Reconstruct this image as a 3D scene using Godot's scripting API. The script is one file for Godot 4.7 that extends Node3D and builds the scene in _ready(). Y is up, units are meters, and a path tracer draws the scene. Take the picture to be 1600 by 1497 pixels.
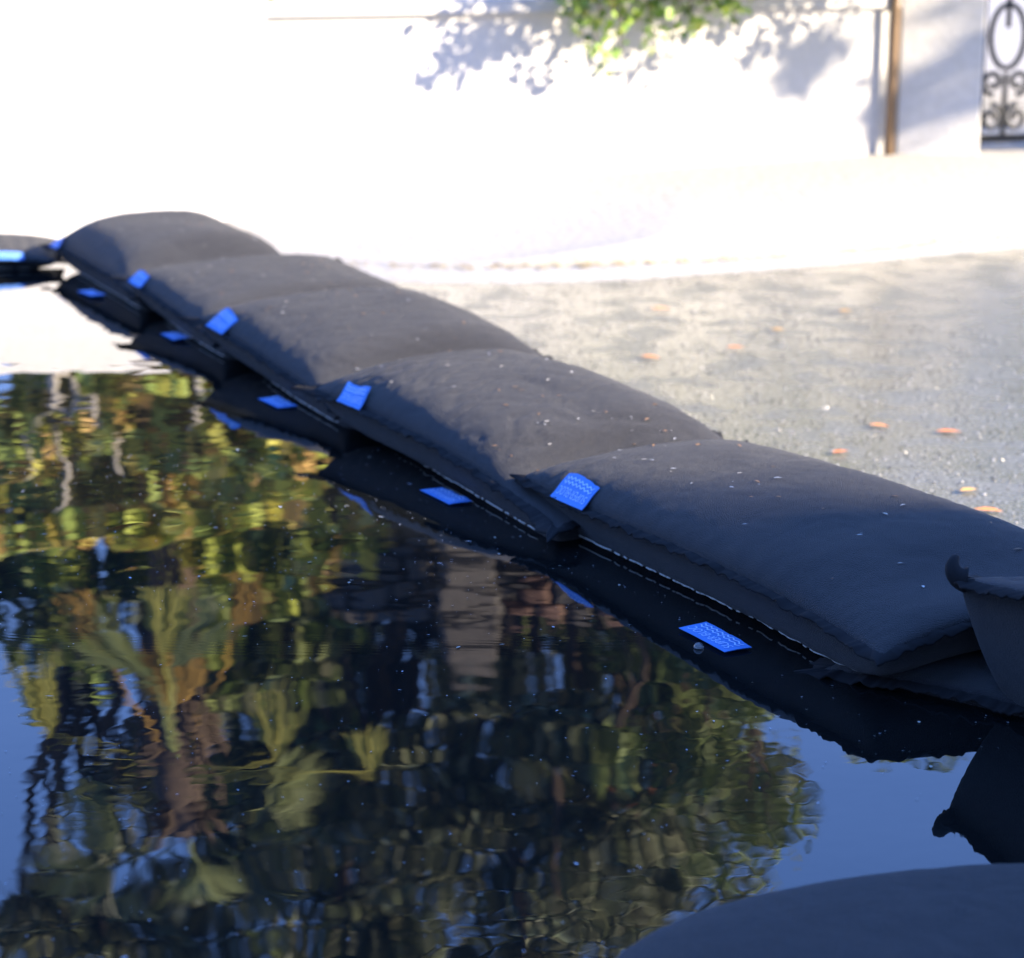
extends Node3D

# ------------------------------------------------------------------ helpers
var rng := RandomNumberGenerator.new()
var M := {}
var used := {}
var wrinkle := FastNoiseLite.new()
var lump := FastNoiseLite.new()
var bags := []

func lin(r: float, g: float, b: float, a := 1.0) -> Color:
	var c := Color(r, g, b).linear_to_srgb()
	c.a = a
	return c

func numbered(called: String) -> String:
	if not used.has(called):
		used[called] = 0
		return called
	used[called] += 1
	return "%s_%03d" % [called, used[called]]

func tag(o: Node, label: String, category: String, group := "", kind := "") -> void:
	if label: o.set_meta("label", label)
	if category: o.set_meta("category", category)
	if group: o.set_meta("group", group)
	if kind: o.set_meta("kind", kind)

func thing(called: String, at: Vector3, turn: float, label: String, category: String, group := "") -> Node3D:
	var o := Node3D.new()
	o.name = numbered(called)
	add_child(o)
	o.position = at
	o.rotation.y = turn
	tag(o, label, category, group)
	return o

func put(called: String, mesh: Mesh, m: Material, parent: Node = null) -> MeshInstance3D:
	var o := MeshInstance3D.new()
	o.mesh = mesh
	o.material_override = m
	if parent == null:
		o.name = numbered(called)
		add_child(o)
	else:
		o.name = called
		parent.add_child(o, true)
	return o

func begin() -> SurfaceTool:
	var st := SurfaceTool.new()
	st.begin(Mesh.PRIMITIVE_TRIANGLES)
	return st

func done(st: SurfaceTool, flat := false) -> ArrayMesh:
	if not flat: st.index()
	st.generate_normals()
	return st.commit()

func quad(st: SurfaceTool, a: Vector3, b: Vector3, c: Vector3, d: Vector3) -> void:
	for p in [a, b, c, a, c, d]: st.add_vertex(p)

# a box with chamfered edges: centre, size, chamfer
func block(size: Vector3, ch: float, jit := 0.0) -> ArrayMesh:
	var st := begin()
	st.set_smooth_group(-1)
	var h := size / 2.0
	var rings := [[-h.y, ch], [-h.y + ch, 0.0], [h.y - ch, 0.0], [h.y, ch]]
	var pts := []
	for r in rings:
		var row := []
		var x: float = h.x - r[1]
		var z: float = h.z - r[1]
		for q in [[-x, -z + ch], [-x + ch, -z], [x - ch, -z], [x, -z + ch], [x, z - ch], [x - ch, z], [-x + ch, z], [-x, z - ch]]:
			row.append(Vector3(q[0] + rng.randf_range(-jit, jit), r[0], q[1] + rng.randf_range(-jit, jit)))
		pts.append(row)
	for i in 3:
		for k in 8:
			var n := (k + 1) % 8
			quad(st, pts[i][k], pts[i][n], pts[i + 1][n], pts[i + 1][k])
	for k in range(1, 7):
		for p in [pts[3][0], pts[3][k], pts[3][k + 1]]: st.add_vertex(p)
		for p in [pts[0][0], pts[0][k + 1], pts[0][k]]: st.add_vertex(p)
	st.generate_normals()
	return st.commit()

# a tube through points with a radius at each
func tube(st: SurfaceTool, pts: Array, rad: Array, sides := 7) -> void:
	var rings := []
	var side := Vector3.ZERO
	for i in pts.size():
		var d: Vector3 = (pts[mini(i + 1, pts.size() - 1)] - pts[maxi(i - 1, 0)]).normalized()
		if side == Vector3.ZERO:
			side = d.cross(Vector3(0.31, 0.2, 0.93)).normalized()
		side = (side - d * side.dot(d)).normalized()
		var up := d.cross(side)
		var row := []
		for k in sides:
			var a := TAU * k / sides
			row.append(pts[i] + (side * cos(a) + up * sin(a)) * rad[i])
		rings.append(row)
	for i in pts.size() - 1:
		for k in sides:
			var n := (k + 1) % sides
			quad(st, rings[i][k], rings[i + 1][k], rings[i + 1][n], rings[i][n])
	for k in range(1, sides - 1):
		var e: Array = rings[rings.size() - 1]
		for p in [rings[0][0], rings[0][k], rings[0][k + 1]]: st.add_vertex(p)
		for p in [e[0], e[k + 1], e[k]]: st.add_vertex(p)

func leaf_mesh(w: float, l: float, fold: float) -> ArrayMesh:
	# a pointed leaf, folded along its rib: six faces
	var st := begin()
	var rib := [Vector3(0, 0, 0), Vector3(0, -fold * 0.3, l * 0.35), Vector3(0, -fold * 0.5, l * 0.7), Vector3(0, -fold * 1.4, l)]
	for s in [-1.0, 1.0]:
		var e1 := Vector3(s * w * 0.5, fold, l * 0.38)
		var e2 := Vector3(s * w * 0.36, fold * 0.6, l * 0.72)
		var f := [[rib[0], rib[1], e1], [rib[1], rib[2], e1], [rib[2], e2, e1], [rib[2], rib[3], e2]]
		for t in f:
			if s < 0: t = [t[0], t[2], t[1]]
			for p in t: st.add_vertex(p)
	st.index()
	st.generate_normals()
	return st.commit()

func scatter(called: String, parent: Node, mesh: Mesh, m: Material, where: Array, tints: Array) -> MultiMeshInstance3D:
	var mm := MultiMesh.new()
	mm.transform_format = MultiMesh.TRANSFORM_3D
	mm.use_colors = true
	mm.mesh = mesh
	mm.instance_count = where.size()
	for i in where.size():
		mm.set_instance_transform(i, where[i])
		mm.set_instance_color(i, tints[i])
	var o := MultiMeshInstance3D.new()
	o.multimesh = mm
	o.material_override = m
	if parent == null:
		o.name = numbered(called)
		add_child(o)
	else:
		o.name = called
		parent.add_child(o, true)
	return o

func any_basis(s: float) -> Basis:
	return Basis.from_euler(Vector3(rng.randf_range(-1.2, 1.2), rng.randf_range(0, TAU), rng.randf_range(-0.9, 0.9))).scaled(Vector3.ONE * s)

func mixed(pal: Array, vary: float) -> Color:
	var c: Color = pal[rng.randi() % pal.size()]
	var k := 1.0 + rng.randf_range(-vary, vary)
	return Color(c.r * k, c.g * k, c.b * k)

# leaves through clumps: each clump is [centre, radii, how many]
func leaf_clumps(called: String, parent: Node, clumps: Array, leaf: Mesh, smin: float, smax: float, pal: Array, m: Material, vary := 0.3, hang := 0.0) -> void:
	var where := []
	var tints := []
	for c in clumps:
		for i in int(c[2]):
			var d := Vector3(rng.randfn(), rng.randfn(), rng.randfn()).normalized() * pow(rng.randf(), 0.45)
			var p: Vector3 = c[0] + d * c[1]
			var b := any_basis(rng.randf_range(smin, smax))
			if hang > 0.0 and rng.randf() < hang:
				b = Basis.from_euler(Vector3(1.25 + rng.randf_range(-0.3, 0.3), rng.randf_range(0, TAU), 0)).scaled(Vector3.ONE * rng.randf_range(smin, smax))
			where.append(Transform3D(b, p))
			tints.append(mixed(pal, vary))
	scatter(called, parent, leaf, m, where, tints).set_meta("kind", "stuff")

# random clumps filling an ellipsoid
func crown_clumps(centre: Vector3, radii: Vector3, n: int, r: float, per: int) -> Array:
	var out := []
	for i in n:
		var d := Vector3(rng.randfn(), rng.randfn(), rng.randfn()).normalized() * pow(rng.randf(), 0.4)
		out.append([centre + d * radii, Vector3(r, r * 0.7, r) * rng.randf_range(0.7, 1.3), int(per * rng.randf_range(0.6, 1.4))])
	return out

func limb(st: SurfaceTool, a: Vector3, b: Vector3, r0: float, r1: float, wob: float, n := 8) -> void:
	var pts := []
	var rad := []
	for i in n + 1:
		var t := float(i) / n
		var w := sin(t * PI) * wob
		pts.append(a.lerp(b, t) + Vector3(rng.randf_range(-w, w), rng.randf_range(-w, w) * 0.5, rng.randf_range(-w, w)))
		rad.append(lerpf(r0, r1, t))
	tube(st, pts, rad)

func noise_tex(size: int, freq: float, seed_: int, ramp: Array = [], octaves := 4, kind := FastNoiseLite.TYPE_SIMPLEX_SMOOTH) -> NoiseTexture2D:
	var n := FastNoiseLite.new()
	n.noise_type = kind
	n.seed = seed_
	n.frequency = freq
	n.fractal_octaves = octaves
	var t := NoiseTexture2D.new()
	t.width = size
	t.height = size
	t.seamless = true
	t.noise = n
	if ramp.size():
		var g := Gradient.new()
		g.offsets = PackedFloat32Array(ramp[0])
		g.colors = PackedColorArray(ramp[1])
		t.color_ramp = g
	return t

func mat(color: Color, rough: float) -> StandardMaterial3D:
	var m := StandardMaterial3D.new()
	m.albedo_color = color
	m.roughness = rough
	return m

func triplanar(m: StandardMaterial3D, s: float, world := true) -> void:
	m.uv1_triplanar = true
	m.uv1_world_triplanar = world
	m.uv1_scale = Vector3(s, s, s)

func materials() -> void:
	# black felt of the bags: fibres and a little dust
	var m := mat(lin(0.018, 0.0175, 0.0182), 0.76)
	m.metallic_specular = 0.38
	m.albedo_texture = noise_tex(1024, 0.09, 3, [[0.0, 0.5, 0.72, 1.0], [Color(0.5, 0.5, 0.52), Color(0.78, 0.78, 0.8), Color(0.95, 0.95, 0.95), Color(1.0, 0.98, 0.94)]], 5)
	m.heightmap_enabled = true
	m.heightmap_texture = noise_tex(1024, 0.16, 8, [], 3)
	m.heightmap_scale = 0.24
	m.rim_enabled = true
	m.rim = 0.24
	m.rim_tint = 0.0
	triplanar(m, 3.2, false)
	M.felt = m
	m = mat(lin(0.008, 0.008, 0.009), 0.85)
	m.metallic_specular = 0.35
	m.rim_enabled = true
	m.rim = 0.1
	M.seam = m
	m = mat(lin(0.06, 0.22, 0.6), 0.7)
	M.label = m
	M.print = mat(lin(0.45, 0.66, 0.95), 0.6)
	M.thread = mat(lin(0.5, 0.5, 0.46), 0.5)
	# wet asphalt
	m = mat(lin(1, 1, 1), 1.0)
	m.albedo_texture = noise_tex(1024, 0.11, 21, [[0.0, 0.42, 0.6, 0.72, 1.0], [lin(0.06, 0.057, 0.042), lin(0.14, 0.135, 0.1), lin(0.19, 0.183, 0.138), lin(0.32, 0.305, 0.25), lin(0.48, 0.46, 0.4)]], 3)
	m.roughness_texture = noise_tex(512, 0.012, 5, [[0.0, 0.4, 0.6, 1.0], [Color(0.1, 0.1, 0.1), Color(0.16, 0.16, 0.16), Color(0.28, 0.28, 0.28), Color(0.5, 0.5, 0.5)]], 4)
	m.metallic_specular = 0.52
	m.heightmap_enabled = true
	m.heightmap_texture = noise_tex(1024, 0.14, 12, [], 2)
	m.heightmap_scale = 0.055
	triplanar(m, 0.95)
	M.asphalt = m
	m = mat(lin(1, 1, 1), 0.9)
	m.albedo_texture = noise_tex(1024, 0.03, 33, [[0.0, 0.4, 0.7, 1.0], [lin(0.24, 0.22, 0.175), lin(0.36, 0.34, 0.29), lin(0.41, 0.39, 0.35), lin(0.46, 0.44, 0.4)]], 6)
	m.heightmap_enabled = true
	m.heightmap_texture = noise_tex(512, 0.1, 14)
	m.heightmap_scale = 0.1
	triplanar(m, 0.9)
	M.concrete = m
	m = mat(lin(1, 1, 1), 0.92)
	m.albedo_texture = noise_tex(1024, 0.02, 44, [[0.0, 0.5, 1.0], [lin(0.48, 0.47, 0.44), lin(0.54, 0.53, 0.505), lin(0.58, 0.57, 0.55)]], 6)
	m.heightmap_enabled = true
	m.heightmap_texture = noise_tex(512, 0.06, 17)
	m.heightmap_scale = 0.12
	triplanar(m, 1.1)
	M.plaster = m
	m = m.duplicate()
	m.albedo_texture = noise_tex(1024, 0.02, 45, [[0.0, 0.5, 1.0], [lin(0.7, 0.69, 0.67), lin(0.76, 0.75, 0.73), lin(0.8, 0.79, 0.77)]], 6)
	M.white_paint = m
	m = mat(lin(1, 1, 1), 0.95)
	m.albedo_texture = noise_tex(512, 0.04, 51, [[0.0, 1.0], [lin(0.03, 0.022, 0.014), lin(0.09, 0.07, 0.045)]], 5)
	triplanar(m, 0.7)
	M.soil = m
	m = mat(lin(1, 1, 1), 0.9)
	m.albedo_texture = noise_tex(512, 0.04, 61, [[0.0, 0.5, 1.0], [lin(0.05, 0.045, 0.04), lin(0.1, 0.09, 0.08), lin(0.17, 0.155, 0.14)]], 5)
	m.heightmap_enabled = true
	m.heightmap_texture = noise_tex(512, 0.05, 62)
	m.heightmap_scale = 0.6
	triplanar(m, 1.5)
	M.stone = m
	m = m.duplicate()
	m.albedo_texture = noise_tex(512, 0.04, 64, [[0.0, 0.5, 1.0], [lin(0.11, 0.085, 0.06), lin(0.2, 0.16, 0.12), lin(0.34, 0.28, 0.22)]], 5)
	M.pale_stone = m
	m = m.duplicate()
	m.albedo_texture = noise_tex(512, 0.04, 65, [[0.0, 0.5, 1.0], [lin(0.09, 0.05, 0.036), lin(0.17, 0.1, 0.075), lin(0.27, 0.17, 0.13)]], 5)
	M.red_stone = m
	m = mat(lin(0.006, 0.007, 0.007), 0.015)
	m.metallic_specular = 0.7
	M.water = m
	# leaves take the colour of each copy
	m = mat(Color.WHITE, 0.5)
	m.vertex_color_use_as_albedo = true
	m.backlight_enabled = true
	m.backlight = Color(0.5, 0.5, 0.5)
	M.leaf = m
	m = mat(Color.WHITE, 0.8)
	m.vertex_color_use_as_albedo = true
	M.litter = m
	m = mat(Color.WHITE, 0.25)
	m.vertex_color_use_as_albedo = true
	M.grit = m
	m = mat(lin(1, 1, 1), 0.9)
	m.albedo_texture = noise_tex(512, 0.05, 71, [[0.0, 1.0], [lin(0.28, 0.25, 0.21), lin(0.6, 0.57, 0.52)]], 5)
	triplanar(m, 2.5, false)
	M.pale_bark = m
	m = mat(lin(1, 1, 1), 0.95)
	m.albedo_texture = noise_tex(512, 0.05, 73, [[0.0, 1.0], [lin(0.05, 0.036, 0.026), lin(0.19, 0.135, 0.1)]], 5)
	m.heightmap_enabled = true
	m.heightmap_texture = noise_tex(512, 0.04, 74)
	m.heightmap_scale = 0.8
	triplanar(m, 2.5, false)
	M.bark = m
	m = mat(lin(0.42, 0.25, 0.05), 0.8)
	m.backlight_enabled = true
	m.backlight = Color(0.4, 0.4, 0.3)
	M.ochre = m
	m = mat(lin(0.42, 0.4, 0.08), 0.6)
	m.backlight_enabled = true
	m.backlight = Color(0.5, 0.5, 0.3)
	M.yellow_frond = m
	m = mat(lin(0.2, 0.24, 0.09), 0.55)
	m.backlight_enabled = true
	m.backlight = Color(0.4, 0.4, 0.3)
	M.pale_frond = m
	m = mat(lin(0.035, 0.055, 0.022), 0.45)
	m.backlight_enabled = true
	m.backlight = Color(0.3, 0.3, 0.2)
	M.dark_frond = m
	M.iron = mat(lin(0.02, 0.022, 0.026), 0.5)
	M.iron.metallic = 0.4
	M.rust = mat(lin(0.2, 0.13, 0.075), 0.8)
	m = mat(lin(0.9, 0.95, 1.0), 0.0)
	m.albedo_color.a = 0.06
	m.transparency = BaseMaterial3D.TRANSPARENCY_ALPHA
	M.bubble = m

# ------------------------------------------------------------------ bags
# local x along the bag, local +z its water side, y up from the node. Everything in metres.
func bag_point(b: Dictionary, u: float, v: float, side: float) -> Vector3:
	var au: float = absf(u)
	var av: float = absf(v)
	var full: float = pow(maxf(0.0, 1.0 - u * u - v * v), 0.6) if b.round > 0.0 else pow(maxf(0.0, 1.0 - pow(au, b.pu)), 0.5) * pow(maxf(0.0, 1.0 - pow(av, b.pv)), 0.5)
	var x: float = b.L / 2.0 * u * (1.0 - 0.035 * (1.0 - pow(av, 3.0)))
	var z: float = b.W / 2.0 * v * (1.0 - 0.05 * (1.0 - pow(au, 4.0)))
	var seam: float = b.seam + b.tilt * u + b.roll * v - b.droop * pow(au * av, 3.0) - b.left_drop * pow(maxf(0.0, -u), 6.0) - b.right_drop * pow(maxf(0.0, u), 3.0) * (0.45 - 0.35 * v)
	seam += b.wave * sin(u * 2.6 + b.seed) + b.get("twist", 0.0) * u * v
	var y: float
	if side > 0.0:
		if b.sink > 0.0:
			full = pow(maxf(0.0, 1.0 - pow(au, 5.0 if u < 0.0 else 2.2)), 0.5) * pow(maxf(0.0, 1.0 - pow(av, b.pv)), 0.5) * (1.0 - b.sink * smoothstep(0.3, 0.95, u))
		y = seam + b.top * full
		var s: float = b.seed * 7.3
		y += full * (0.007 * lump.get_noise_3d(x * 3.0 + s, z * 3.0, s) + 0.0012 * lump.get_noise_3d(x * 11.0 + s, z * 11.0, s))
		# folds that follow the ends, and gathers along the seam
		var e := clampf((au - 0.45) / 0.5, 0.0, 1.0) * (1.0 - pow(au, 12.0))
		var r: float = (1.0 - au) * b.L * 0.5 + 0.10 * v * v * b.W
		y += b.fold * e * full * 0.0042 * sin(r * 150.0 + 3.0 * lump.get_noise_3d(x * 5.0, z * 5.0, s) + b.seed) * (0.6 + 0.8 * lump.get_noise_3d(x * 4.0, z * 4.0, s + 9.0))
		var g := exp(-(1.0 - av) * b.W * 0.5 / 0.03) * full
		y += 0.006 * g * wrinkle.get_noise_2d(x * 55.0 + s, av * 2.0 + s)
		y -= full * 0.0022 * pow(1.0 - absf(wrinkle.get_noise_2d(x * 13.0 + s + 2.0 * lump.get_noise_3d(x * 4.0, z * 4.0, s), z * 4.0 + s)), 4.0) * (0.4 + b.fold)
		y += full * 0.0007 * wrinkle.get_noise_2d(x * 60.0, z * 45.0 + s)
		var dent: float = b.dent
		if dent != 0.0:
			y -= dent * full * exp(-pow((u - b.dent_u) / 0.16, 2.0) - pow((v - b.dent_v) / 0.55, 2.0))
	else:
		var belly := pow(maxf(0.0, 1.0 - pow(au, b.pu_low)), 0.5) * pow(maxf(0.0, 1.0 - pow(av, 7.0)), 0.5)
		y = maxf(seam - b.under * belly, b.floor)
		y = minf(y, seam)
		var g2 := full * 0.003 * wrinkle.get_noise_2d(x * 40.0 + b.seed * 3.0, v * 3.0)
		y += g2
	return Vector3(x, y, z)

func ruffle(b: Dictionary, s: float) -> float:
	return b.rough_edge * (0.55 * wrinkle.get_noise_2d(s * 13.0 + b.seed * 31.0, b.seed * 5.0) + 0.3 * wrinkle.get_noise_2d(s * 34.0 + b.seed * 11.0, 4.0))

func make_bag(b: Dictionary, label: String, group: String) -> Node3D:
	for k in {"sink": 0.0, "pu": 2.1, "round": 0.0, "pu_low": 8.0, "pv": 2.6, "rough_edge": 1.0, "tilt": 0.0, "roll": 0.0, "droop": 0.012, "left_drop": 0.0, "right_drop": 0.0, "wave": 0.004, "fold": 1.0, "dent": 0.0, "dent_u": 0.0, "dent_v": 0.0, "flange": 0.014}:
		if not b.has(k): b[k] = {"sink": 0.0, "pu": 2.1, "round": 0.0, "pu_low": 8.0, "pv": 2.6, "rough_edge": 1.0, "tilt": 0.0, "roll": 0.0, "droop": 0.012, "left_drop": 0.0, "right_drop": 0.0, "wave": 0.004, "fold": 1.0, "dent": 0.0, "dent_u": 0.0, "dent_v": 0.0, "flange": 0.014}[k]
	var t := thing("sandbag", b.at, b.turn, label, "sandbag", group)
	b.node = t
	bags.append(b)
	# the stuffed body: two sheets, above and below the seam
	var nu := 110
	var nv := 72
	var verts := PackedVector3Array()
	var norms := PackedVector3Array()
	var idx := PackedInt32Array()
	for side in [1.0, -1.0]:
		var base := verts.size()
		for i in nu + 1:
			var u := sin((float(i) / nu * 2.0 - 1.0) * PI / 2.0)
			for j in nv + 1:
				var v := sin((float(j) / nv * 2.0 - 1.0) * PI / 2.0)
				verts.append(bag_point(b, u, v, side))
		for i in nu + 1:
			for j in nv + 1:
				var a := verts[base + mini(i + 1, nu) * (nv + 1) + j] - verts[base + maxi(i - 1, 0) * (nv + 1) + j]
				var c := verts[base + i * (nv + 1) + mini(j + 1, nv)] - verts[base + i * (nv + 1) + maxi(j - 1, 0)]
				var n = c.cross(a).normalized() * side
				if n == Vector3.ZERO: n = Vector3.UP * side
				norms.append(n)
		for i in nu:
			for j in nv:
				var a := base + i * (nv + 1) + j
				var q := [a, a + nv + 1, a + nv + 2, a, a + nv + 2, a + 1]
				if side < 0.0: q.reverse()
				for k in q: idx.append(k)
	var arr := []
	arr.resize(Mesh.ARRAY_MAX)
	arr[Mesh.ARRAY_VERTEX] = verts
	arr[Mesh.ARRAY_NORMAL] = norms
	arr[Mesh.ARRAY_INDEX] = idx
	var me := ArrayMesh.new()
	me.add_surface_from_arrays(Mesh.PRIMITIVE_TRIANGLES, arr)
	put("body", me, M.felt, t)
	# the sewn edge: a thin wavy lip all round
	var st := begin()
	var ring := []
	var n_side := [260, 140, 260, 140]
	var corner := [Vector2(-1, 1), Vector2(1, 1), Vector2(1, -1), Vector2(-1, -1)]
	var run := 0.0
	for s in 4:
		for i in n_side[s]:
			var uv: Vector2 = corner[s].lerp(corner[(s + 1) % 4], float(i) / n_side[s])
			var p := bag_point(b, uv.x, uv.y, 1.0)
			var o := Vector3(uv.x if absf(uv.x) > 0.96 else 0.0, 0, uv.y if absf(uv.y) > 0.94 else 0.0).normalized()
			if ring.size(): run += p.distance_to(ring[-1][0])
			var w: float = b.flange * (1.0 + 0.35 * ruffle(b, run * 0.6 + 4.0))
			var ear := pow(absf(uv.x * uv.y), 24.0)
			ring.append([p - o * 0.006, p + o * (w + b.get("ear", 0.03) * ear) + Vector3(0, 0.008 * ruffle(b, run) + b.get("curl", 0.0) * ear - 0.002, 0), o])
	for i in ring.size():
		var a: Array = ring[i]
		var c: Array = ring[(i + 1) % ring.size()]
		var th := Vector3(0, 0.0022, 0)
		quad(st, a[0] + th, c[0] + th, c[1] + th * 0.6, a[1] + th * 0.6)
		quad(st, a[1] + th * 0.6, c[1] + th * 0.6, c[1] - th * 0.6, a[1] - th * 0.6)
		quad(st, a[1] - th * 0.6, c[1] - th * 0.6, c[0] - th, a[0] - th)
	put("sewn_edge", done(st), M.seam, t)
	return t

# a woven label sewn into the edge and folded up over the bag's top
func add_label(b: Dictionary, x0: float, width: float, tall: float, lift: float, lean := 0.0, bend := 0.0, foot := 0.35) -> void:
	var t: Node3D = b.node
	var nx := 12
	var ny := 6
	var grid := []
	for i in nx + 1:
		var x := x0 + width * (float(i) / nx - 0.5)
		var u: float = x / (b.L / 2.0) / (1.0 - 0.0)
		var col := []
		# walk up the bag's surface from the seam
		var path := [bag_point(b, u, 1.0, 1.0) + Vector3(0, 0, b.flange * 0.7)]
		var v := 0.995
		while v > 0.2 and path.size() < 60:
			path.append(bag_point(b, u, v, 1.0))
			v -= 0.008
		var far := 0.0
		var k := 0
		var here: Vector3 = path[0]
		for j in ny + 1:
			var want := tall * j / ny
			while far < want and k < path.size() - 1:
				far += path[k].distance_to(path[k + 1])
				k += 1
			here = path[k] if j > 0 else path[0]
			var up := float(j) / ny
			var off := Vector3(lean * up, lift * (foot + (1.0 - foot) * up) + bend * sin(float(i) / nx * PI * 1.5) * up, lift * 0.8)
			col.append(here + off)
		grid.append(col)
	# even out what walking up the surface left uneven
	for again in 3:
		for i in range(nx + 1):
			for j in range(1, ny):
				grid[i][j] = (grid[i][j - 1] + grid[i][j] * 2.0 + grid[i][j + 1]) / 4.0
	var st := begin()
	for i in nx:
		for j in ny:
			quad(st, grid[i][j], grid[i][j + 1], grid[i + 1][j + 1], grid[i + 1][j])
	var under := Vector3(0, -0.0009, -0.0006)
	for i in nx:
		for j in ny:
			quad(st, grid[i][j] + under, grid[i + 1][j] + under, grid[i + 1][j + 1] + under, grid[i][j + 1] + under)
	var cloth := put("label", done(st), M.label, t)
	var on := func(s: float, h: float, off: float) -> Vector3:
		var gx := clampf(s, 0.0, 0.9999) * nx
		var gy := clampf(h, 0.0, 0.9999) * ny
		var i := int(gx)
		var j := int(gy)
		var p00: Vector3 = grid[i][j]
		var p10: Vector3 = grid[i + 1][j]
		var p01: Vector3 = grid[i][j + 1]
		var p11: Vector3 = grid[i + 1][j + 1]
		var n := (p10 - p00).cross(p01 - p00).normalized()
		if n.y < 0.0: n = -n
		return p00.lerp(p10, gx - i).lerp(p01.lerp(p11, gx - i), gy - j) + n * off
	# lettering, seen upside down from the water: its tops point to the seam
	var tm := TextMesh.new()
	var font := SystemFont.new()
	font.font_names = PackedStringArray(["Droid Sans"])
	tm.font = font
	tm.text = "SUPER·BLOC"
	tm.font_size = 32
	tm.pixel_size = 0.01
	tm.depth = 0.0
	tm.curve_step = 2.0
	var box := tm.get_aabb()
	st = begin()
	for sf in tm.get_surface_count():
		var ar := tm.surface_get_arrays(sf)
		var vs: PackedVector3Array = ar[Mesh.ARRAY_VERTEX]
		var ix = ar[Mesh.ARRAY_INDEX]
		var order: PackedInt32Array = ix if ix != null else PackedInt32Array(range(vs.size()))
		for k in order:
			var p := vs[k]
			var fx := (p.x - box.position.x) / box.size.x
			var fy := (p.y - box.position.y) / box.size.y
			st.add_vertex(on.call(0.92 - 0.84 * fx, 0.46 - 0.30 * fy, 0.0011))
	if box.size.x > 0.0:
		put("lettering", done(st), M.print, cloth)
	for w in 2:
		st = begin()
		var n := 28
		for i in n:
			var q := []
			for e in [i, i + 1]:
				var s = 0.08 + 0.84 * e / n
				var h := 0.64 + 0.16 * w + 0.045 * (1.0 if e % 4 < 2 else -1.0) * (1.0 if e % 2 == 0 else 0.3)
				q.append(on.call(s, h - 0.028, 0.0011))
				q.append(on.call(s, h + 0.028, 0.0011))
			quad(st, q[0], q[1], q[3], q[2])
		put("wave_line", done(st), M.print, cloth)

# pale stitches where the bag's belly meets the water
func add_stitches(b: Dictionary, u0: float, u1: float) -> void:
	var t: Node3D = b.node
	var st := begin()
	var n := 90
	var keep := []
	for i in n + 1:
		var u := lerpf(u0, u1, float(i) / n)
		var best := Vector3.ZERO
		var v := 1.0
		while v > 0.3:
			best = bag_point(b, u, v, -1.0)
			if best.y + b.at.y < 0.006: break
			v -= 0.004
		keep.append(best + Vector3(0, 0.0015, 0.003))
	for i in n:
		if rng.randf() < 0.8:
			tube(st, [keep[i], keep[i].lerp(keep[i + 1], rng.randf_range(0.7, 1.05))], [0.0012, 0.0012], 5)
	put("stitching", done(st), M.thread, t).set_meta("kind", "stuff")

func lay_bag(nl: Vector2, nr: Vector2, width: float, extra: Dictionary) -> Dictionary:
	# nl, nr: the two ends of the bag's edge on the water side (x, z)
	var d := (nr - nl).normalized()
	var turn := atan2(-d.y, d.x)
	var zl := Vector2(sin(turn), cos(turn))
	var c := (nl + nr) / 2.0 - zl * width / 2.0
	var b := {"L": nl.distance_to(nr), "W": width, "turn": turn, "at": Vector3(c.x, -0.09, c.y)}
	b.merge(extra)
	return b

# ------------------------------------------------------------------ garden
func fan(st: SurfaceTool, base: Vector3, main: Vector3, across: Vector3, n: int, len_: float, spread: float, width: float, sag: float) -> void:
	for k in n:
		var a := lerpf(-spread, spread, (k + 0.5) / n) + rng.randf_range(-0.04, 0.04)
		var d := (main * cos(a) + across * sin(a)).normalized()
		var l := len_ * rng.randf_range(0.8, 1.1) * (0.75 + 0.25 * cos(a))
		var side := d.cross(main.cross(across)).normalized() * width * 0.5
		var out := main.cross(across).normalized()
		var prev := []
		for i in 6:
			var t := i / 5.0
			var p := base + d * l * t + Vector3(0, -sag * t * t * l, 0) + out * sin(t * 2.0 + k) * 0.02
			var w := side * (0.5 + 1.4 * t) * (1.0 - t * t) * 1.2 + side * 0.05
			var ridge := out * w.length() * 0.6
			var row := [p - w, p + ridge, p + w]
			if i > 0:
				quad(st, prev[0], row[0], row[1], prev[1])
				quad(st, prev[1], row[1], row[2], prev[2])
			prev = row

func broadleaf(called: String, at: Vector3, label: String, category: String, group: String, clumps: Array, leaf: Mesh, smin: float, smax: float, pal: Array, bark: Material, r: float, hang := 0.0) -> Node3D:
	var t := thing(called, at, 0.0, label, category, group)
	var st := begin()
	var mid := Vector3.ZERO
	for c in clumps: mid += c[0]
	mid /= clumps.size()
	var fork := Vector3(mid.x * 0.5, mid.y * 0.5, mid.z * 0.5)
	limb(st, Vector3(0, -0.05, 0), fork, r, r * 0.75, r * 0.5)
	put("trunk", done(st), bark, t)
	st = begin()
	for i in clumps.size():
		if i % maxi(1, clumps.size() / 10) == 0:
			limb(st, fork, clumps[i][0], r * 0.6, r * 0.12, r * 1.2)
	put("limbs", done(st), bark, t)
	leaf_clumps("crown", t, clumps, leaf, smin, smax, pal, M.leaf, 0.35, hang)
	return t

func iron_scroll(st: SurfaceTool, c: Vector3, r: float, turns: float, start: float, hand: float, right: Vector3) -> void:
	var pts := []
	var rad := []
	for i in 40:
		var t := i / 39.0
		var a := start + hand * turns * TAU * t
		var q := r * (1.0 - 0.78 * t)
		pts.append(c + right * cos(a) * q + Vector3.UP * sin(a) * q)
		rad.append(0.0105)
	tube(st, pts, rad, 6)

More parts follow.
